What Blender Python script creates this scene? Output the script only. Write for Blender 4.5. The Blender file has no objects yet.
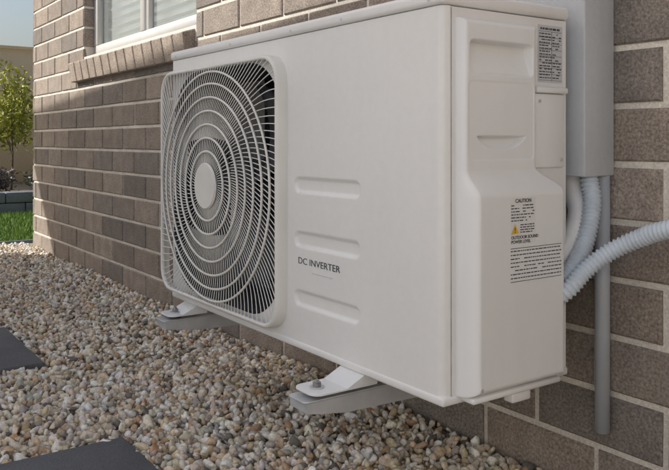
import bpy, bmesh, math, random
import numpy as np
from mathutils import Vector, Matrix
random.seed(5); rng=np.random.default_rng(5)
scene=bpy.context.scene
col=scene.collection

# ---------------------------------------------------------------- materials
def mat(name, base=(.8,.8,.8), rough=.5, metal=0, noise=None, bump=None, attr=None, spec=.5, coords='Object', streak=None):
    m=bpy.data.materials.new(name); m.use_nodes=True
    nt=m.node_tree; b=nt.nodes['Principled BSDF']
    b.inputs['Base Color'].default_value=(*base,1); b.inputs['Roughness'].default_value=rough
    b.inputs['Metallic'].default_value=metal; b.inputs['Specular IOR Level'].default_value=spec
    tc=nt.nodes.new('ShaderNodeTexCoord')
    src=None
    if attr:
        a=nt.nodes.new('ShaderNodeAttribute'); a.attribute_name=attr; src=a.outputs['Color']
    lst=[(s,lo,hi,det,None) for (s,lo,hi,det) in (noise or [])]
    if streak: lst.append((1,streak[1],streak[2],5,streak[0]))
    for (s,lo,hi,det,sc) in lst:
        n=nt.nodes.new('ShaderNodeTexNoise'); n.inputs['Scale'].default_value=s; n.inputs['Detail'].default_value=det
        if sc:
            mp=nt.nodes.new('ShaderNodeMapping'); mp.inputs['Scale'].default_value=sc
            nt.links.new(tc.outputs[coords],mp.inputs['Vector']); nt.links.new(mp.outputs[0],n.inputs['Vector'])
        else: nt.links.new(tc.outputs[coords],n.inputs['Vector'])
        mr=nt.nodes.new('ShaderNodeMapRange'); mr.inputs[1].default_value=.3; mr.inputs[2].default_value=.7
        mr.inputs[3].default_value=lo; mr.inputs[4].default_value=hi
        nt.links.new(n.outputs['Fac'],mr.inputs[0])
        mx=nt.nodes.new('ShaderNodeVectorMath'); mx.operation='SCALE'
        if src is None: mx.inputs[0].default_value=base
        else: nt.links.new(src,mx.inputs[0])
        nt.links.new(mr.outputs[0],mx.inputs['Scale']); src=mx.outputs[0]
    if src is not None: nt.links.new(src,b.inputs['Base Color'])
    if bump:
        s,st,dist=bump
        n=nt.nodes.new('ShaderNodeTexNoise'); n.inputs['Scale'].default_value=s; n.inputs['Detail'].default_value=6
        nt.links.new(tc.outputs[coords],n.inputs['Vector'])
        bp=nt.nodes.new('ShaderNodeBump'); bp.inputs['Strength'].default_value=st; bp.inputs['Distance'].default_value=dist
        nt.links.new(n.outputs['Fac'],bp.inputs['Height']); nt.links.new(bp.outputs[0],b.inputs['Normal'])
    return m
M={}
M['ac']=mat('ac_paint',(.83,.825,.81),.36,noise=[(2.5,.965,1.02,5),(60,.985,1.01,3)],bump=(900,.04,.0005),streak=((30,30,2.2),.990,1.004))
M['ac2']=mat('ac_plastic',(.84,.845,.845),.42,noise=[(5,.97,1.02,5)],bump=(700,.06,.0005),streak=((40,40,3),.988,1.005))
M['grille']=mat('grille_plastic',(.79,.775,.73),.45,noise=[(8,.92,1.03,4)])
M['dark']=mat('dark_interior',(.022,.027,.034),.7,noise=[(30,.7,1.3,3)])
M['fan']=mat('fan_plastic',(.055,.06,.07),.45,noise=[(12,.85,1.15,3)])
M['seam']=mat('seam',(.36,.36,.36),.8,noise=[(30,.8,1.2,2)])
M['brick']=mat('brick',(.2,.16,.13),.9,attr='Col',noise=[(14,.85,1.15,5),(160,.62,1.42,5),(500,.8,1.2,2)],bump=(260,.55,.003),spec=.25)
M['mortar']=mat('mortar',(.75,.70,.62),.95,noise=[(9,.85,1.1,5),(250,.8,1.15,4)],bump=(300,.6,.002),spec=.2)
M['stone']=mat('gravel_stone',(.5,.4,.3),.75,attr='Col',noise=[(140,.80,1.2,5)],bump=(500,.3,.0015),spec=.3)
M['dirt']=mat('dirt',(.38,.32,.24),.95,noise=[(6,.8,1.2,5),(120,.6,1.3,5)],bump=(150,.8,.01))
M['concrete']=mat('concrete',(.68,.66,.62),.9,noise=[(2,.9,1.08,5),(60,.92,1.06,4)],bump=(200,.3,.002))
M['paver']=mat('paver_concrete',(.125,.13,.14),.85,noise=[(5,.8,1.2,5),(300,.7,1.35,4)],bump=(400,.4,.002))
M['grassbase']=mat('grass_soil',(.06,.09,.025),.95,noise=[(20,.7,1.3,5)])
M['blade']=mat('grass_blade',(.1,.2,.03),.6,attr='Col')
M['leaf']=mat('leaf',(.1,.16,.03),.5,attr='Col')
M['bark']=mat('bark',(.13,.10,.075),.9,noise=[(40,.7,1.3,5)],bump=(90,.6,.005))
M['block']=mat('retaining_block',(.16,.19,.23),.85,noise=[(5,.85,1.15,5),(90,.8,1.2,4)],bump=(120,.5,.004))
M['render']=mat('cream_render',(.74,.60,.41),.9,noise=[(2,.92,1.06,5),(60,.95,1.05,4)],bump=(150,.3,.003))
M['nrender']=mat('light_render',(.82,.81,.79),.9,noise=[(2,.92,1.06,5)],bump=(150,.3,.003))
M['frame']=mat('window_frame',(.62,.62,.60),.4,noise=[(10,.95,1.03,3)])
M['roof']=mat('roof_tile',(.12,.11,.11),.8,noise=[(4,.8,1.2,4)])
M['soffit']=mat('soffit',(.75,.74,.72),.7,noise=[(2,.95,1.04,4)])
M['room']=mat('blind',(.55,.54,.5),.8,noise=[(6,.9,1.05,3)])
M['box']=mat('duct_metal',(.56,.58,.61),.42,noise=[(4,.93,1.04,4),(80,.97,1.02,3)],bump=(300,.06,.001),streak=((40,40,2),.97,1.02))
M['hose']=mat('hose_pvc',(.62,.69,.76),.4,noise=[(20,.90,1.04,3)])
M['pipe']=mat('pipe_pvc',(.46,.49,.53),.4,noise=[(10,.92,1.04,3)])
M['insul']=mat('pipe_insulation',(.80,.80,.80),.6,noise=[(30,.93,1.03,3)])
M['galv']=mat('bracket_steel',(.66,.68,.70),.38,.4,noise=[(15,.82,1.06,5)],bump=(200,.1,.001))
M['bolt']=mat('bolt_steel',(.32,.31,.30),.35,.8,noise=[(80,.7,1.2,3)])
M['rubber']=mat('rubber',(.03,.03,.03),.8,noise=[(30,.8,1.2,3)])
M['label']=mat('label_paper',(.80,.80,.79),.4,noise=[(10,.97,1.02,3)])
M['label2']=mat('label_grey',(.58,.60,.62),.4,noise=[(10,.97,1.02,3)])
M['ink']=mat('ink',(.07,.07,.08),.5,noise=[(50,.9,1.1,2)])
M['yellow']=mat('warning_yellow',(.8,.5,.03),.5,noise=[(50,.95,1.05,2)])
g=bpy.data.materials.new('window_glass'); g.use_nodes=True
b=g.node_tree.nodes['Principled BSDF']; b.inputs['Base Color'].default_value=(.75,.82,.82,1); b.inputs['Roughness'].default_value=.03
b.inputs['Transmission Weight'].default_value=.85; b.inputs['IOR'].default_value=1.5; M['glass']=g

# ---------------------------------------------------------------- helpers
def empty(name,loc=(0,0,0)):
    e=bpy.data.objects.new(name,None); e.location=loc; col.objects.link(e); e.empty_display_size=.1; return e
def add(name,me,m,parent=None,smooth=False):
    o=bpy.data.objects.new(name,me); col.objects.link(o)
    if m: me.materials.append(M[m])
    if parent: o.parent=parent
    if smooth:
        me.polygons.foreach_set('use_smooth',[True]*len(me.polygons))
    return o
def pydata(name,v,f,m,parent=None,smooth=False):
    me=bpy.data.meshes.new(name); me.from_pydata(v,[],f); me.update(); return add(name,me,m,parent,smooth)
def box(name,x0,x1,y0,y1,z0,z1,m,parent=None,bev=0,seg=3):
    bm=bmesh.new(); bmesh.ops.create_cube(bm,size=1)
    for v in bm.verts:
        v.co=Vector(((x0+x1)/2+v.co.x*(x1-x0),(y0+y1)/2+v.co.y*(y1-y0),(z0+z1)/2+v.co.z*(z1-z0)))
    if bev: bmesh.ops.bevel(bm,geom=bm.edges[:],offset=bev,segments=seg,affect='EDGES',profile=.5)
    me=bpy.data.meshes.new(name); bm.to_mesh(me); bm.free()
    o=add(name,me,m,parent)
    if bev:
        for p in me.polygons: p.use_smooth=True
        me.set_sharp_from_angle(angle=math.radians(50))
    return o
def tongue(name,x0,x1,y0,y1,z0,z1,r,m,parent):
    """flat plate along Y with rounded corners at its -Y end"""
    pts=[(x1,y1),(x0,y1)]
    for k in range(9): a=math.pi+ (math.pi/2)*k/8; pts.append((x0+r+r*math.cos(a),y0+r+r*math.sin(a)))
    for k in range(9): a=1.5*math.pi+(math.pi/2)*k/8; pts.append((x1-r+r*math.cos(a),y0+r+r*math.sin(a)))
    n=len(pts); V=[(x,y,z0) for x,y in pts]+[(x,y,z1) for x,y in pts]
    F=[tuple(range(n))[::-1],tuple(range(n,2*n))]+[(i,(i+1)%n,n+(i+1)%n,n+i) for i in range(n)]
    o=pydata(name,V,F,m,parent); md=o.modifiers.new('b','BEVEL'); md.width=.0012; md.segments=2; md.limit_method='ANGLE'; md.angle_limit=math.radians(60); return o
def cyl(name,c,r,h,m,parent=None,axis='Z',seg=32,bev=0,r2=None):
    bm=bmesh.new(); bmesh.ops.create_cone(bm,cap_ends=True,segments=seg,radius1=r,radius2=r if r2 is None else r2,depth=h)
    if bev:
        bmesh.ops.bevel(bm,geom=[e for e in bm.edges if len(e.link_faces)==2 and any(len(f.verts)>4 for f in e.link_faces)],offset=bev,segments=2,affect='EDGES')
    R=Matrix.Identity(4)
    if axis=='Y': R=Matrix.Rotation(math.pi/2,4,'X')
    if axis=='X': R=Matrix.Rotation(math.pi/2,4,'Y')
    bmesh.ops.transform(bm,matrix=Matrix.Translation(c)@R,verts=bm.verts)
    me=bpy.data.meshes.new(name); bm.to_mesh(me); bm.free()
    o=add(name,me,m,parent)
    for p in me.polygons: p.use_smooth=len(p.vertices)<=4 and seg>8
    return o
def catmull(P,step):
    P=[Vector(p) for p in P]; P=[P[0]*2-P[1]]+P+[P[-1]*2-P[-2]]
    out=[]
    for i in range(1,len(P)-2):
        a,b_,c,d=P[i-1],P[i],P[i+1],P[i+2]
        n=max(2,int((c-b_).length/step))
        for k in range(n):
            t=k/n
            out.append(.5*((2*b_)+(-a+c)*t+(2*a-5*b_+4*c-d)*t*t+(-a+3*b_-3*c+d)*t**3))
    out.append(P[-2]); return out
def tube(name,P,rf,m,parent=None,step=.002,seg=16):
    pts=catmull(P,step); v=[];f=[]; s=0
    N=None
    for i,p in enumerate(pts):
        t=(pts[min(i+1,len(pts)-1)]-pts[max(i-1,0)]).normalized()
        if N is None:
            N=t.cross(Vector((.3,.5,.8))).normalized()
        N=(N-t*N.dot(t)).normalized(); B=t.cross(N)
        if i: s+=(p-pts[i-1]).length
        r=rf(s)
        for k in range(seg):
            a=2*math.pi*k/seg
            v.append(p+N*(r*math.cos(a))+B*(r*math.sin(a)))
    for i in range(len(pts)-1):
        for k in range(seg):
            k2=(k+1)%seg
            f.append((i*seg+k,i*seg+k2,(i+1)*seg+k2,(i+1)*seg+k))
    f.append(tuple(range(seg))[::-1]); f.append(tuple((len(pts)-1)*seg+k for k in range(seg)))
    return pydata(name,v,f,m,parent,True)
def colattr(me,c):
    a=me.color_attributes.new('Col','FLOAT_COLOR','POINT')
    a.data.foreach_set('color',np.asarray(c,dtype=np.float32).ravel())
def big(name,verts,faces,m,cols=None,parent=None,smooth=False):
    me=bpy.data.meshes.new(name); N=len(verts);F,k=faces.shape
    me.vertices.add(N); me.vertices.foreach_set('co',verts.astype(np.float32).ravel())
    me.loops.add(F*k); me.loops.foreach_set('vertex_index',faces.astype(np.int32).ravel())
    me.polygons.add(F); me.polygons.foreach_set('loop_start',np.arange(0,F*k,k,dtype=np.int32))
    me.polygons.foreach_set('loop_total',np.full(F,k,dtype=np.int32))
    if smooth: me.polygons.foreach_set('use_smooth',np.ones(F,dtype=bool))
    me.update(calc_edges=True); me.validate()
    if cols is not None: colattr(me,cols)
    return add(name,me,m,parent)
def text(name,s,loc,size,m,parent,side=False,sx=1,bold=0):
    c=bpy.data.curves.new(name,'FONT'); c.body=s; c.size=size; c.extrude=.0002; c.align_x='LEFT'; c.offset=bold
    o=bpy.data.objects.new(name,c); col.objects.link(o); c.materials.append(M[m]); o.parent=parent
    o.location=loc; o.rotation_euler=(math.pi/2,0,math.pi/2 if side else 0); o.scale=(sx,1,1); return o

# ---------------------------------------------------------------- camera
FPX=770; TH=math.radians(35)
cam=bpy.data.cameras.new('camera'); co=bpy.data.objects.new('camera',cam); col.objects.link(co)
cam.lens=36*FPX/669; cam.sensor_width=36; cam.clip_end=1000; cam.clip_start=.02
cam.shift_y=-94/669
co.location=(1.0026,-1.40,.7525)
d=Vector((-math.cos(TH),math.sin(TH),0)); co.rotation_euler=d.to_track_quat('-Z','Y').to_euler()
scene.camera=co

# ---------------------------------------------------------------- light
EL=math.radians(36); AZ=math.radians(36)
w=bpy.data.worlds.new('World'); scene.world=w; w.use_nodes=True
nt=w.node_tree; bg=nt.nodes['Background']; sk=nt.nodes.new('ShaderNodeTexSky'); sk.sky_type='NISHITA'; sk.sun_disc=False
sk.sun_elevation=EL; sk.sun_rotation=math.pi+AZ; sk.dust_density=4.5; sk.air_density=1.1; sk.ozone_density=1.2
nt.links.new(sk.outputs[0],bg.inputs[0]); bg.inputs[1].default_value=.15
sun=bpy.data.lights.new('sun','SUN'); sun.energy=5; sun.angle=math.radians(.5); sun.color=(1,.96,.90)
so=bpy.data.objects.new('sun',sun); col.objects.link(so)
sd=Vector((math.sin(AZ)*math.cos(EL),math.cos(AZ)*math.cos(EL),-math.sin(EL))); so.rotation_euler=sd.to_track_quat('-Z','Y').to_euler()
so.location=(-3,-6,8)
scene.view_settings.view_transform='Standard'; scene.view_settings.look='None'; scene.view_settings.exposure=0

# ---------------------------------------------------------------- ground
box('ground',-300,300,-300,300,-1,-.012,'dirt')
box('bounce_slab',-4.9,7,-9,-1.36,-.03,.012,'concrete',bev=.004)  # unseen pale slab, added so sunlit ground bounces light onto the unit

# gravel -----------------------------------------------------------
def ico(sub):
    bm=bmesh.new(); bmesh.ops.create_icosphere(bm,subdivisions=sub,radius=1)
    bm.verts.ensure_lookup_table()
    v=np.array([x.co[:] for x in bm.verts]); f=np.array([[x.index for x in p.verts] for p in bm.faces]); bm.free(); return v,f
def templates(sub,n):
    v,f=ico(sub); T=[]
    for i in range(n):
        p=v.copy()
        for k in range(8):
            nrm=rng.normal(size=3); nrm/=np.linalg.norm(nrm); dd=rng.uniform(.50,.86)
            ex=np.maximum(p@nrm-dd,0); p-=ex[:,None]*nrm*.95
        ph=rng.uniform(0,6,3)
        p*= (1+.07*np.sin(3*v[:,[0]]+ph[0])*np.sin(3*v[:,[1]]+ph[1])+.04*np.sin(6*v[:,[2]]+ph[2]))
        T.append(p)
    return np.array(T),f
PAL=np.array([(.82,.72,.57),(.86,.80,.69),(.92,.89,.83),(.64,.49,.33),(.58,.38,.23),(.46,.43,.40),(.72,.61,.49),(.19,.17,.15),(.70,.63,.53),(.54,.47,.39),(.79,.65,.45)])
PW=np.array([.18,.19,.16,.10,.035,.10,.08,.03,.10,.05,.05])
def rots(n):
    q=rng.normal(size=(n,4)); q/=np.linalg.norm(q,axis=1)[:,None]; a,b_,c,d_=q.T
    return np.stack([1-2*(c*c+d_*d_),2*(b_*c-a*d_),2*(b_*d_+a*c),2*(b_*c+a*d_),1-2*(b_*b_+d_*d_),2*(c*d_-a*b_),2*(b_*d_-a*c),2*(c*d_+a*b_),1-2*(b_*b_+c*c)],1).reshape(n,3,3)
PAVERS=[(-2.25,-1.655,-1.17,-.72),(-.875,-.27,-1.17,-.73),(-3.62,-3.02,-1.17,-.73),(.5,1.1,-1.17,-.73)]
GV=[];GF=[];GC=[];off=0
def field(x0,x1,y0,y1,sp,rmin,rmax,sub):
    global off
    xs=np.arange(x0,x1,sp); ys=np.arange(y0,y1,sp)
    X,Y=np.meshgrid(xs,ys); X=X.ravel();Y=Y.ravel()
    X=X+rng.uniform(-.5,.5,len(X))*sp; Y=Y+rng.uniform(-.5,.5,len(X))*sp
    keep=(Y<-.012)&(X>x0)&(X<x1)
    for (a,b_,c,d_) in PAVERS: keep&=~((X>a+.004)&(X<b_-.004)&(Y>c+.004)&(Y<d_-.004))
    X=X[keep];Y=Y[keep]; n=len(X)
    r=rmin+(rmax-rmin)*rng.beta(1.4,2.8,n)
    big_=rng.random(n)<.012; r[big_]*=1.5
    T,f=templates(sub,24); idx=rng.integers(0,24,n)
    sc=np.stack([r*rng.uniform(.95,1.45,n),r*rng.uniform(.7,1.05,n),r*rng.uniform(.5,.85,n)],1)
    V=T[idx]*sc[:,None,:]; R=rots(n); V=np.einsum('nij,nvj->nvi',R,V)
    und=.008*np.sin(X*5.1+Y*2)+.007*np.sin(Y*7-X*2.3)
    Z=rng.uniform(-.012,.008,n)+und*.6
    V+=np.stack([X,Y,Z],1)[:,None,:]
    c=PAL[rng.choice(len(PAL),n,p=PW/PW.sum())]*rng.uniform(.76,1.1,(n,1))*rng.uniform(.96,1.04,(n,3))
    C=np.ones((n,V.shape[1],4)); C[:,:,:3]=np.minimum(c,.93)[:,None,:]
    F=(f[None]+ (np.arange(n)*V.shape[1])[:,None,None]+off).reshape(-1,3)
    GV.append(V.reshape(-1,3)); GF.append(F); GC.append(C.reshape(-1,4)); off+=n*V.shape[1]
field(-1.5,0.0,-1.1,0,.0148,.007,.0190,2)
field(-5.0,-1.5,-1.35,0,.0178,.008,.020,1)
field(.0,2.6,-1.35,0,.024,.011,.022,1)
field(-1.5,0.0,-1.35,-1.1,.024,.011,.022,1)
big('gravel',np.concatenate(GV),np.concatenate(GF),'stone',np.concatenate(GC),smooth=True)

for i,(a,b_,c,d_) in enumerate(PAVERS):
    box('stepping_stone',a,b_,c,d_,-.03,.016,'paver',bev=.004)

# ---------------------------------------------------------------- brick house
H=empty('brick_house')
CO=.1205; BL=.322; MO=.0135; Z0=-.019-CO
def brickwall(name,u0,u1,z1,place,opening=None,phase=0,rows=None):
    V=[];F=[];C=[]
    k=0;z=Z0
    while z<z1:
        x=u0-BL+ (BL/2 if k%2 else 0)+phase
        while x<u1:
            a=max(x+MO/2,u0); b_=min(x+BL-MO/2,u1); za=z+MO/2; zb=min(z+CO-MO/2,z1)
            segs=[(a,b_)]
            if opening and zb>opening[2]+.01 and za<opening[3]-.01:
                o0,o1=opening[0],opening[1]; segs=[]
                if a<o0: segs.append((a,min(b_,o0)))
                if b_>o1: segs.append((max(a,o1),b_))
            for (a2,b2) in segs:
                if b2-a2<.02 or zb<0: continue
                n=len(V); ch=.004; j=random.uniform(-.0012,.0012); t=random.uniform(-.0012,.0012)
                for (dep,ins) in ((.03,0),(ch,0),(0,ch)):
                    for (p,q,tt) in ((a2+ins,za+ins,-t),(b2-ins,za+ins,t),(b2-ins,zb-ins,t),(a2+ins,zb-ins,-t)):
                        V.append(place(p+random.uniform(-.0008,.0008),q+random.uniform(-.0008,.0008),dep+j+tt))
                F.append((n+8,n+9,n+10,n+11))
                for s in (0,4):
                    for e in range(4): F.append((n+s+e,n+s+(e+1)%4,n+s+4+(e+1)%4,n+s+4+e))
                br=random.choice([(.295,.250,.212),(.262,.223,.190),(.32,.270,.228),(.305,.255,.214),(.238,.208,.183)])
                q=random.uniform(.86,1.14); C+= [(br[0]*q,br[1]*q,br[2]*q,1)]*12
            x+=BL
        z+=CO;k+=1
    me=bpy.data.meshes.new(name); me.from_pydata(V,[],F); me.update(); colattr(me,C); return add(name,me,'brick',H)
XC=-4.78; XR=2.6; HT=3.25
OP=(-3.60,-2.03,1.25,2.45)
brickwall('wall_bricks',XC,XR,HT,lambda u,z,dp:(u,dp,z),OP,phase=.085)
brickwall('return_wall_bricks',.0,6,HT,lambda u,z,dp:(XC+dp-.0015,u,z),None)
my=.006
def quadx(name,x0,x1,z0,z1): return pydata(name,[(x0,my,z0),(x1,my,z0),(x1,my,z1),(x0,my,z1)],[(0,1,2,3)],'mortar',H)
quadx('mortar_left',XC+.006,OP[0],-.1,HT); quadx('mortar_right',OP[1],XR,-.1,HT)
quadx('mortar_below',OP[0],OP[1],-.1,OP[2]); quadx('mortar_above',OP[0],OP[1],OP[3],HT)
pydata('mortar_return',[(XC+.006,my,-.1),(XC+.006,6,-.1),(XC+.006,6,HT),(XC+.006,my,HT)],[(0,1,2,3)],'mortar',H)
rv=.10
pydata('reveals',[(OP[0],my,OP[2]),(OP[0],rv,OP[2]),(OP[0],rv,OP[3]),(OP[0],my,OP[3]),(OP[1],my,OP[2]),(OP[1],rv,OP[2]),(OP[1],rv,OP[3]),(OP[1],my,OP[3])],
       [(0,1,2,3),(4,5,6,7),(3,2,6,7)],'mortar',H)
for k in range(11):
    z=Z0+CO*12+CO*k+MO/2
    if z<OP[2]-.02 or z>OP[3]-.1: continue
    o=box('reveal_brick',OP[0]-.02,OP[0]+.004,.004,rv,z,z+CO-MO,None,H,.002,1); o.data.materials.append(M['brick'])
    q=random.uniform(.9,1.1); colattr(o.data,[(.29*q,.245*q,.208*q,1)]*len(o.data.vertices))
x=-3.72; SB=1.105; ST=1.262
while x<-2.10:
    x1=x+CO-MO
    V=[(x,-.035,SB),(x1,-.035,SB),(x1,-.055,ST-.045),(x,-.055,ST-.045),(x,rv-.01,ST),(x1,rv-.01,ST),(x,rv,SB),(x1,rv,SB)]
    bm=bmesh.new(); vs=[bm.verts.new(p) for p in V]
    for fc in ((0,1,2,3),(3,2,5,4),(0,3,4,6),(1,7,5,2),(0,6,7,1),(4,5,7,6)): bm.faces.new([vs[i] for i in fc])
    bmesh.ops.bevel(bm,geom=bm.edges[:],offset=.004,segments=1,affect='EDGES')
    me=bpy.data.meshes.new('sill_brick'); bm.to_mesh(me); bm.free(); add('sill_brick',me,'brick',H)
    q=random.uniform(.9,1.15); colattr(me,[(.35*q,.29*q,.24*q,1)]*len(me.vertices))
    x+=CO
sx1=x-CO+.05
pydata('sill_mortar',[(-3.715,-.029,SB+.004),(sx1,-.029,SB+.004),(sx1,-.048,ST-.05),(-3.715,-.048,ST-.05),(-3.715,.09,ST-.006),(sx1,.09,ST-.006),(-3.715,.09,SB+.004),(sx1,.09,SB+.004)],
       [(0,1,2,3),(3,2,5,4),(0,3,4,6),(1,7,5,2),(0,6,7,1)],'mortar',H)
fy0,fy1=.062,.098
box('window_frame_bottom',OP[0]+.005,OP[1]-.001,fy0,fy1,ST+.002,ST+.055,'frame',H,.003,1)
box('window_frame_top',OP[0]+.005,OP[1]-.001,fy0,fy1,OP[3]-.05,OP[3]-.001,'frame',H,.003,1)
for nm,xa,xb,dy in (('window_stile',OP[0]+.005,OP[0]+.055,0),('window_stile',OP[1]-.055,OP[1]-.001,0),('window_mullion',-2.83,-2.77,-.004),('sash_stile',OP[0]+.06,OP[0]+.095,-.006),('sash_stile',-2.765,-2.73,.004)):
    box(nm,xa,xb,fy0+dy,fy1+.002,ST+.056,OP[3]-.051,'frame',H,.003,1)
box('window_pane',OP[0]+.05,OP[1]-.05,.088,.093,ST+.05,OP[3]-.05,'glass',H)
V=[];F=[]
for k in range(22):
    z=ST+.07+k*.05; V+=[(OP[0]+.02,.16,z),(OP[1]-.02,.16,z),(OP[1]-.02,.185,z+.042),(OP[0]+.02,.185,z+.042)]; F.append((4*k,4*k+1,4*k+2,4*k+3))
pydata('blind',V,F,'room',H)
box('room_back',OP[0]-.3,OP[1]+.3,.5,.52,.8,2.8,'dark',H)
box('soffit',XC-.55,XR+.5,-.5,6.5,HT+.001,HT+.03,'soffit',H)
box('fascia',XC-.57,XR+.52,-.53,-.501,HT-.03,HT+.2,'soffit',H)
pydata('roof',[(XC-.6,-.6,HT+.2),(XR+.6,-.6,HT+.2),(XR+.6,6,HT+2.6),(XC-.6,6,HT+2.6),(XC-.6,12.6,HT+.2),(XR+.6,12.6,HT+.2)],[(0,1,2,3),(3,2,5,4)],'roof',H)

# ---------------------------------------------------------------- unseen house, added and placed to cast the shade
NH=empty('shade_caster_house',(-7.18,-3.3,0)); NH.rotation_euler=(0,0,math.radians(3.7))
NL=5.28; DD=5; NHH=3.90
box('wall',.25,NL,-DD+.3,-.45,-.02,NHH-.15,'nrender',NH)
box('eave_soffit',-.15,NL+.2,-DD,-.03,NHH-.148,NHH-.13,'soffit',NH)
box('eave_fascia',-.15,NL+.2,-.03,0,NHH-.15,NHH,'soffit',NH)
pydata('roof',[(-.15,.03,NHH+.002),(NL+.2,.03,NHH+.002),(NL+.2,-DD/2,NHH+.8),(-.15,-DD/2,NHH+.8),(-.15,-DD,NHH+.002),(NL+.2,-DD,NHH+.002)],[(0,1,2,3),(3,2,5,4),(0,3,4)],'roof',NH)
GW=empty('bounce_wall')  # unseen white wall behind the camera, added to reflect sun as fill
box('wall',2.62,2.78,-6.5,-.02,-.02,2.4,'nrender',GW,.004,1); box('coping',2.59,2.81,-6.53,-.015,2.402,2.45,'nrender',GW,.006,2)

# ---------------------------------------------------------------- yard beyond the corner
box('lawn',-7.5,-5.06,-3.5,8,-.02,-.004,'grassbase')
lawn=bpy.data.objects['lawn']
n=26000
bx=rng.uniform(-7.45,-5.07,n); by=rng.uniform(-1.2,1.7,n); h=rng.uniform(.02,.05,n); a=rng.uniform(0,6.28,n)
dx=np.cos(a)*.003;dy=np.sin(a)*.003; lx=rng.normal(0,.012,n); ly=rng.normal(0,.012,n)
V=np.stack([np.stack([bx-dx,by-dy,np.full(n,-.004)],1),np.stack([bx+dx,by+dy,np.full(n,-.004)],1),np.stack([bx+lx,by+ly,h],1)],1).reshape(-1,3)
c=np.array([.12,.23,.024])*rng.uniform(.6,1.5,(n,1))*rng.uniform(.85,1.15,(n,3)); C=np.ones((n,3,4)); C[:,:,:3]=c[:,None]
big('grass_blades',V,np.arange(3*n).reshape(-1,3),'blade',C.reshape(-1,4),parent=lawn)
box('lawn_edging',-5.06,-5.035,-3.5,6,-.03,.012,'block',bev=.003)
RW=empty('retaining_wall')
for k in range(2):
    y=-3.4+(.2 if k else 0)
    while y<6:
        box('block',-7.80,-7.54+random.uniform(-.006,.006),y,y+.392,-.01+k*.115,-.01+k*.115+.108,'block',RW,.008,2); y+=.4
box('garden_bed',-9.6,-7.79,-3.4,6,-.02,.19,'dirt')
BW=empty('boundary_wall')
box('wall',-9.9,-9.7,-6,9,-.02,1.95,'render',BW,.004,1); box('coping',-9.93,-9.67,-6,9,1.952,2.0,'render',BW,.006,2)

def leaves(name,center,rad,n,size,base,parent,cl=14,seed=1):
    r=np.random.default_rng(seed)
    cc=r.normal(size=(cl,3)); cc/=np.linalg.norm(cc,axis=1)[:,None]; cc*=r.uniform(.3,.95,(cl,1)); cc=cc*rad+center
    i=r.integers(0,cl,n); p=cc[i]+r.normal(size=(n,3))*np.array(rad)*.22
    nrm=r.normal(size=(n,3)); t=np.cross(nrm,r.normal(size=(n,3))); nrm/=np.linalg.norm(nrm,axis=1)[:,None]; t/=np.linalg.norm(t,axis=1)[:,None]; b2=np.cross(nrm,t)
    s=size*r.uniform(.6,1.3,(n,1))
    V=np.stack([p-t*s,p+b2*s*.4,p+t*s,p-b2*s*.4],1).reshape(-1,3)
    c=np.array(base)*r.uniform(.6,1.4,(n,1))*(r.uniform(.7,1.2,(cl,1))[i]); C=np.ones((n,4,4)); C[:,:,:3]=c[:,None]
    big(name,V,np.arange(4*n).reshape(-1,4),'leaf',C.reshape(-1,4),parent=parent)
    return cc
def plant(name,base,center,rad,n,size,colr,seed,cl=14,tr=.014):
    P=empty(name,(0,0,0)); cc=leaves('foliage',np.array(center),np.array(rad),n,size,colr,P,cl,seed)
    b0=Vector(base); ctr=Vector(center)
    tube('trunk',[b0,b0.lerp(ctr,.5)+Vector((.02,.01,0)),ctr],lambda s:max(.004,tr-s*tr*.8),'bark',P,.03,8)
    for q in cc[:10]:
        st=b0.lerp(ctr,random.uniform(.45,.9)); tube('limb',[st,st.lerp(Vector(q),.5)+Vector((0,0,.03)),Vector(q)],lambda s:.004,'bark',P,.04,6)
plant('young_tree',(-8.5,.66,.18),(-8.5,.66,1.02),(.36,.36,.52),2000,.034,(.32,.34,.04),3,18)
plant('shrub',(-8.2,1.05,.18),(-8.2,1.1,.36),(.3,.35,.17),1500,.03,(.10,.12,.09),4)
plant('shrub',(-8.0,.35,.18),(-8.0,.3,.32),(.22,.3,.12),1200,.028,(.13,.11,.11),6)
plant('shrub',(-8.6,-.4,.18),(-8.6,-.5,.6),(.4,.4,.4),2400,.035,(.09,.15,.03),8)
plant('shrub',(-8.6,1.9,.18),(-8.6,1.9,.6),(.4,.4,.4),2400,.035,(.09,.14,.04),9)

# ---------------------------------------------------------------- air conditioner
A=empty('air_conditioner')
FY=-.464; BY=-.129; XL=-1.185; ZB=.2925; ZT=.9925
def hfield(name,a0,a1,z0,z1,step,fn,place,m):
    na=int((a1-a0)/step)+1; nz=int((z1-z0)/step)+1
    aa=np.linspace(a0,a1,na); zz=np.linspace(z0,z1,nz); AA,ZZ=np.meshgrid(aa,zz)
    D=fn(AA,ZZ); V=place(AA,ZZ,D).reshape(-1,3)
    i=np.arange(na-1)[None,:]+np.arange(nz-1)[:,None]*na; i=i.ravel()
    F=np.stack([i,i+1,i+1+na,i+na],1)
    return big(name,V,F,m,parent=A,smooth=True)
def sstep(x): x=np.clip(x,0,1); return x*x*(3-2*x)
def rrect(a,z,a0,a1,z0,z1,r):
    qx=np.abs(a-(a0+a1)/2)-(a1-a0)/2+r; qz=np.abs(z-(z0+z1)/2)-(z1-z0)/2+r
    return np.minimum(np.maximum(qx,qz),0)+np.hypot(np.maximum(qx,0),np.maximum(qz,0))-r
def roundedge(dist,r):
    t=np.clip(dist,0,r); return r-np.sqrt(np.maximum(r*r-(r-t)**2,0))
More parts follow.
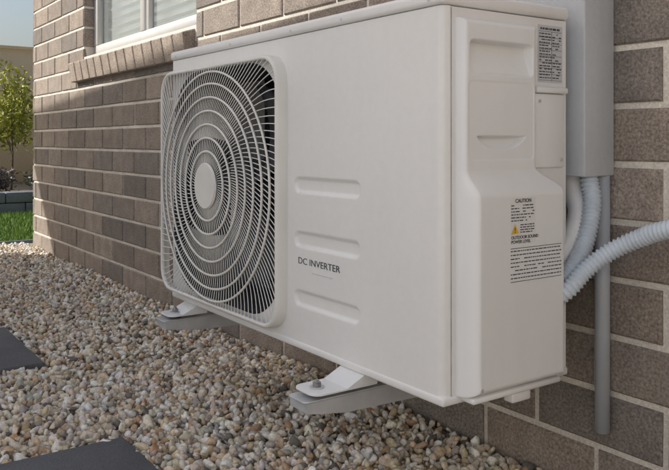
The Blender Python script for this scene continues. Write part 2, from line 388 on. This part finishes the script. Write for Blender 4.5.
def front(a,z):
    d=roundedge(0-a,.017)
    for zc in (.653,.530,.397):
        s=rrect(a,z,-.495,-.244,zc-.019,zc+.019,.018)
        d=d+.0075*sstep(-s/.009+.1)
    d=d+.0012*np.sin(a*9+.5)*np.sin(z*6+1)*np.clip(-a/.1,0,1)*np.clip((a+.52)/.1,0,1)*.6
    return d
hfield('front_panel',-.522,0,ZB,ZT+.001,.0022,front,lambda a,z,d:np.stack([a,FY+d,z],-1),'ac')
box('right_body',-.52,-.0005,FY+.0165,BY,ZB,ZT,'ac',A,.0)
box('panel_seam',-.003,.0003,FY+.0188,FY+.0202,ZB+.002,ZT-.002,'seam',A)
def rr_point(phi,x0,x1,z0,z1,r):
    c,s=math.cos(phi),math.sin(phi); hx=(x1-x0)/2;hz=(z1-z0)/2
    lo,hi=0,1.0
    for _ in range(30):
        k=(lo+hi)/2; qx=abs(c*k)-hx+r; qz=abs(s*k)-hz+r
        sd_=min(max(qx,qz),0)+math.hypot(max(qx,0),max(qz,0))-r
        if sd_<0: lo=k
        else: hi=k
    return lo
gx,gz=-.862,.634
PX0,PX1,PZ0,PZ1=XL,-.5221,ZB,ZT+.001
angs=[2*math.pi*i/96 for i in range(96)]+[math.atan2(zz-gz,xx-gx)%(2*math.pi) for xx in (PX0,PX1) for zz in (PZ0,PZ1)]
angs=sorted(angs); N=len(angs);V=[];F=[]
for a in angs:
    c,s=math.cos(a),math.sin(a)
    k=min((abs((PX0 if c<0 else PX1)-gx)/abs(c)) if abs(c)>1e-6 else 9,(abs((PZ0 if s<0 else PZ1)-gz)/abs(s)) if abs(s)>1e-6 else 9)
    ko=rr_point(a,-.316,.316,-.314,.314,.16)
    V.append((gx+c*k,FY,gz+s*k)); V.append((gx+c*ko,FY,gz+s*ko)); V.append((gx+c*ko*.97,FY+.02,gz+s*ko*.97)); V.append((gx+c*ko*.92,FY+.14,gz+s*ko*.92))
for i in range(N):
    j=(i+1)%N
    for q in range(3): F.append((4*i+q,4*j+q,4*j+q+1,4*i+q+1))
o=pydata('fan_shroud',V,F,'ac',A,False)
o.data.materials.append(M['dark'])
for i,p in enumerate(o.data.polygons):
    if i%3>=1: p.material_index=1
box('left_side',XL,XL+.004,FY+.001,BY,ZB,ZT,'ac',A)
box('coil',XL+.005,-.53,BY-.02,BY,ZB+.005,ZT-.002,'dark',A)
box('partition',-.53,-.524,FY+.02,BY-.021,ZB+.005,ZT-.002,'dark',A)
box('base_pan',XL-.003,.003,FY-.003,BY+.003,ZB-.010,ZB+.006,'ac',A,.004,2)
box('lid',XL-.007,.006,FY-.007,BY+.006,ZT+.002,ZT+.028,'ac',A,.009,4)
GX0,GX1,GZ0,GZ1=-1.215,-.525,.3085,.957
GD=-.030
prof=[(0,.001),(0,GD+.006),(.003,GD+.0015),(.006,GD),(.0095,GD+.001),(.011,GD+.004),(.011,GD+.010)]
N=160;V=[];F=[]
gcx=(GX0+GX1)/2; gcz=(GZ0+GZ1)/2
for i in range(N):
    a=2*math.pi*i/N
    for (ins,dy) in prof:
        k=rr_point(a,GX0+ins,GX1-ins,GZ0+ins,GZ1-ins,.065-ins*.6)
        V.append((gcx+math.cos(a)*k,FY+dy,gcz+math.sin(a)*k))
P_=len(prof)
for i in range(N):
    j=(i+1)%N
    for q in range(P_-1): F.append((P_*i+q,P_*j+q,P_*j+q+1,P_*i+q+1))
pydata('grille_frame',V,F,'grille',A,True)
def curveobj(name,lists,depth,m,cyc,res=2):
    c=bpy.data.curves.new(name,'CURVE'); c.dimensions='3D'; c.bevel_depth=depth; c.bevel_resolution=res
    for pts in lists:
        s=c.splines.new('POLY'); s.points.add(len(pts)-1); s.use_cyclic_u=cyc
        for q,p in enumerate(pts): s.points[q].co=(*p,1)
    c.materials.append(M[m]); o=bpy.data.objects.new(name,c); col.objects.link(o); o.parent=A; return o
def gdepth(t): return FY-.030-.012*(1-t*t)
hub=.060
def spoke(a0,t0):
    pts=[]
    for q in range(17):
        t=t0+(1-t0)*q/16; a=a0-.62*t+.12*t*t
        kk=rr_point(a,GX0+.009,GX1-.009,GZ0+.009,GZ1-.009,.058)
        k=hub*.95+(kk-hub*.95)*t
        pts.append((gcx+math.cos(a)*k,gdepth(min(1,k/.34))+.004,gcz+math.sin(a)*k))
    return pts
NS=70; spk=[]
for i in range(NS):
    a0=2*math.pi*i/NS; spk.append(spoke(a0,0)); spk.append(spoke(a0+math.pi/NS,.28))
curveobj('grille_spokes',spk,.0013,'grille',False,1)
rings=[]
for r in (.092,.128,.164,.200,.236,.272,.304):
    rings.append([(gcx+math.cos(2*math.pi*q/96)*r*1.05,gdepth(r/.34),gcz+math.sin(2*math.pi*q/96)*r) for q in range(96)])
curveobj('grille_rings',rings,.0031,'grille',True,2)
cyl('grille_hub',(gcx,FY-.043,gcz),.062,.010,'grille',A,'Y',48,.003)
cyl('motor',(gcx,FY+.18,gcz),.07,.20,'dark',A,'Y',32,.004)
cyl('fan_hub',(gcx,FY+.075,gcz),.065,.06,'fan',A,'Y',32,.008)
for bl in range(3):
    V=[];F=[];nr,na=10,12; base=bl*2*math.pi/3+.5
    for i in range(nr):
        r=.055+(.275-.055)*i/(nr-1); span=.75+.5*i/(nr-1)
        for j in range(na):
            u=j/(na-1); a=base+span*(u-.5)+.5*(i/(nr-1))**1.5
            V.append((gcx+math.cos(a)*r,FY+.05+.07*u+.006*math.sin(math.pi*u),gcz+math.sin(a)*r))
    for i in range(nr-1):
        for j in range(na-1): F.append((i*na+j,i*na+j+1,(i+1)*na+j+1,(i+1)*na+j))
    o=pydata('fan_blade_%d'%(bl+1),V,F,'fan',A,True); md=o.modifiers.new('s','SOLIDIFY'); md.thickness=.003
text('front_text','DC INVERTER',(-.478,FY-.0006,.4755),.0205,'ink',A,sx=1.3)
for k,(dx,ln) in enumerate(((0.035,.010),(.048,.016),(.067,.009),(.079,.018),(.100,.014))):
    box('front_small_text',-.455+dx,-.455+dx+ln,FY-.0008,FY+.0002,.459,.4605,'label2',A)

def cover(y,z):
    t=sstep((.700-z)/.05)
    y1=-.236+(.236-.180)*sstep((.705-z)/.045)
    y0=-.434+0*z
    p=.020+.027*t
    dist=np.minimum(np.minimum(y-y0,y1-y),np.minimum(z-.297,.974-z))
    r=.012+.006*t
    e=np.clip(dist/r,0,1); prof=np.sqrt(np.maximum(1-(1-e)**2,0))
    d=p*prof
    s=rrect(y,z,-.418,-.250,.872,.935,.010)
    dep=.022*sstep(-s/.005)*np.clip((z-.862)/.06,0.15,1)
    d=d-dep
    s2=np.maximum(np.hypot((y+.335)/1.9,z-.772)-.036, z-.762)
    d=d-.016*sstep(-s2/.004)*np.clip((z-.730)/.03,.2,1)
    s3=rrect(y,z,-.422,-.247,.716,.862,.012)
    d=d-.0012*sstep(-s3/.003)
    return np.where(dist<=0.0001,-.001,d)
hfield('service_cover',-.436,-.178,.295,.976,.0016,cover,lambda a,z,d:np.stack([d,a,z],-1),'ac2')
box('cover_bottom',-.001,.036,-.425,-.19,.288,.2985,'ac2',A,.002,1)
box('cover_tab',.006,.030,-.318,-.268,.268,.290,'ac2',A,.004,2)
box('terminal_plate',-.001,.006,-.228,-.142,.700,.845,'ac2',A,.003,2)
box('terminal_lip',-.001,.012,-.228,-.136,.846,.858,'ac2',A,.003,2)
for (xx,yy,zz) in ((.0005,-.150,.30+.02),(.0068,-.152,.715),(.0068,-.216,.83),(.0465,-.415,.315)):
    cyl('screw',(xx,yy,zz),.0034,.0022,'galv',A,'X',16)
for xx in (-.03,-.30,-.50,-.80,-1.15):
    cyl('lid_screw',(xx,FY-.007,ZT+.012),.0032,.0016,'galv',A,'Y',16)
box('rating_label',-.001,.0008,-.214,-.142,.868,.980,'label2',A)
def bars(y0,y1,z0,z1,rows,x,h,fill=.8,seed=0,m='ink'):
    r=random.Random(seed); V=[];F=[]
    for k in range(rows):
        z=z1-(k+.5)*(z1-z0)/rows; y=y0
        while y<y1-.003:
            L=min(r.uniform(.003,.011),y1-y)
            if r.random()<fill:
                n=len(V); V+=[(x,y,z-h/2),(x,y+L,z-h/2),(x,y+L,z+h/2),(x,y,z+h/2)]; F.append((n,n+1,n+2,n+3))
            y+=L+.0018
    pydata('label_small_text',V,F,m,A)
bars(-.211,-.175,.874,.966,16,.0012,.0022,.85,1); bars(-.172,-.146,.874,.966,16,.0012,.0022,.6,2)
bars(-.208,-.150,.969,.977,1,.0012,.004,1,3)
box('label_rule',.0007,.0013,-.1743,-.1737,.871,.968,'ink',A)
for k in range(9): box('label_rule',.0007,.00115,-.212,-.144,.8715+k*.012,.8721+k*.012,'ink',A)
X2=.0472
box('caution_label',X2-.002,X2,-.345,-.276,.566,.650,'label',A)
text('caution_text','CAUTION',(X2+.0004,-.331,.6405),.0095,'ink',A,True,bold=.0002)
bars(-.342,-.280,.605,.638,6,X2+.0005,.0020,.9,5)
pydata('warning_triangle',[(X2+.0006,-.342,.584),(X2+.0006,-.322,.584),(X2+.0006,-.332,.602)],[(0,1,2)],'yellow',A)
text('warning_mark','!',(X2+.001,-.3338,.5865),.013,'ink',A,True,bold=.0003)
bars(-.318,-.280,.584,.602,4,X2+.0005,.0019,.9,6)
text('sound_text','OUTDOOR SOUND',(X2+.0004,-.342,.5745),.0082,'ink',A,True,bold=.0001)
text('sound_text2','POWER LEVEL',(X2+.0004,-.342,.5665),.0082,'ink',A,True,bold=.0001)
box('notice_label',X2-.002,X2-.0003,-.347,-.198,.492,.560,'label',A)
bars(-.343,-.203,.500,.556,8,X2+.0002,.0020,.95,7)
box('label_rule',X2-.0001,X2+.0003,-.343,-.203,.4965,.4975,'ink',A)
box('label_rule',X2-.0001,X2+.0003,-.343,-.203,.557,.558,'ink',A)
for nm,xa,xb,yt in (('r',-.305,-.240,-.600),('l',-1.095,-1.030,-.560)):
    for (x0_,x1_) in ((xa,xa+.003),(xb-.003,xb)):
        V=[(x,y,z) for x in (x0_,x1_) for (y,z) in ((yt+.006,.246),(-.006,.246),(-.006,.200),(yt+.10,.212),(yt+.008,.226))]
        pydata('bracket_flange',V,[(0,1,2,3,4),(9,8,7,6,5),(0,5,6,1),(1,6,7,2),(2,7,8,3),(3,8,9,4),(4,9,5,0)],'galv',A)
    box('bracket_nose',xa+.003,xb-.003,yt+.007,yt+.0095,.227,.246,'galv',A)
    tongue('bracket_top',xa-.0005,xb+.0005,yt,-.006,.2462,.2496,.012,'galv',A)
    box('wall_leg',xa,xb,-.012,-.003,.205,.60,'galv',A,.002,1)
    yc=yt+.050; xm=(xa+xb)/2
    tongue('foot_plate',xa-.008,xb+.010,yt+.016,-.43,.2585,.2625,.022,'ac2',A)
    box('foot_plate_rear',xa-.008,xb+.010,-.19,-.10,.2585,.2625,'ac2',A,.0015,2)
    V=[(xa-.008,-.505,.2625),(xb+.010,-.505,.2625),(xb+.010,-.462,.2825),(xa-.008,-.462,.2825),(xa-.008,-.43,.2625),(xb+.010,-.43,.2625),(xa-.008,-.43,.2825),(xb+.010,-.43,.2825)]
    pydata('foot_gusset',V,[(0,1,2,3),(3,2,7,6),(0,3,6,4),(1,5,7,2),(4,6,7,5)],'ac2',A)
    cyl('rubber_mount',(xm,yc,.254),.019,.0085,'rubber',A,'Z',24)
    cyl('rubber_mount',(xm,-.15,.254),.019,.0085,'rubber',A,'Z',24)
    cyl('washer',(xm,yc,.2638),.015,.0022,'galv',A,'Z',24)
    cyl('nut',(xm,yc,.2688),.0095,.008,'bolt',A,'Z',6)
    cyl('bolt',(xm,yc,.267),.0048,.022,'bolt',A,'Z',16)

# ---------------------------------------------------------------- wall fittings
CB=empty('conduit_box')
box('duct',-.16,.0228,-.100,-.002,.680,2.9,'box',CB,.003,2)
box('duct_joint',-.1605,.0234,-.1006,-.0015,1.60,1.612,'seam',CB)
cyl('duct_screw',(.0234,-.045,.72),.0036,.002,'galv',CB,'X',16)
EC=empty('electrical_conduit')
cyl('pipe',(.006,-.019,.42),.0155,.55,'pipe',EC,'Z',24,.001)
cor=lambda R:(lambda s:R+.0019*math.sin(2*math.pi*s/.0088))
F1=empty('flexible_conduit')
tube('hose',[(.000,-.055,.70),(.003,-.058,.67),(.016,-.066,.625),(.022,-.095,.555),(.026,-.135,.505),(.015,-.175,.468),(-.03,-.19,.45)],cor(.0175),'hose',F1,.0013,20)
F2=empty('flexible_conduit')
tube('hose',[(1.1,-.03,.68),(.8,-.05,.68),(.45,-.085,.65),(.217,-.10,.595),(.147,-.10,.570),(.096,-.12,.5396),(.064,-.15,.504),(.044,-.18,.465),(.0,-.2,.43)],cor(.0162),'hose',F2,.0013,20)
RP=empty('refrigerant_pipe')
tube('insulated_pipe',[(-.045,-.05,.70),(-.035,-.06,.65),(-.012,-.075,.60),(-.010,-.11,.54),(-.02,-.15,.50),(-.05,-.16,.48)],lambda s:.021,'insul',RP,.004,18)
tube('insulated_pipe_small',[(-.08,-.05,.70),(-.06,-.07,.60),(-.03,-.10,.50),(-.03,-.13,.42),(-.05,-.15,.38)],lambda s:.013,'insul',RP,.004,18)
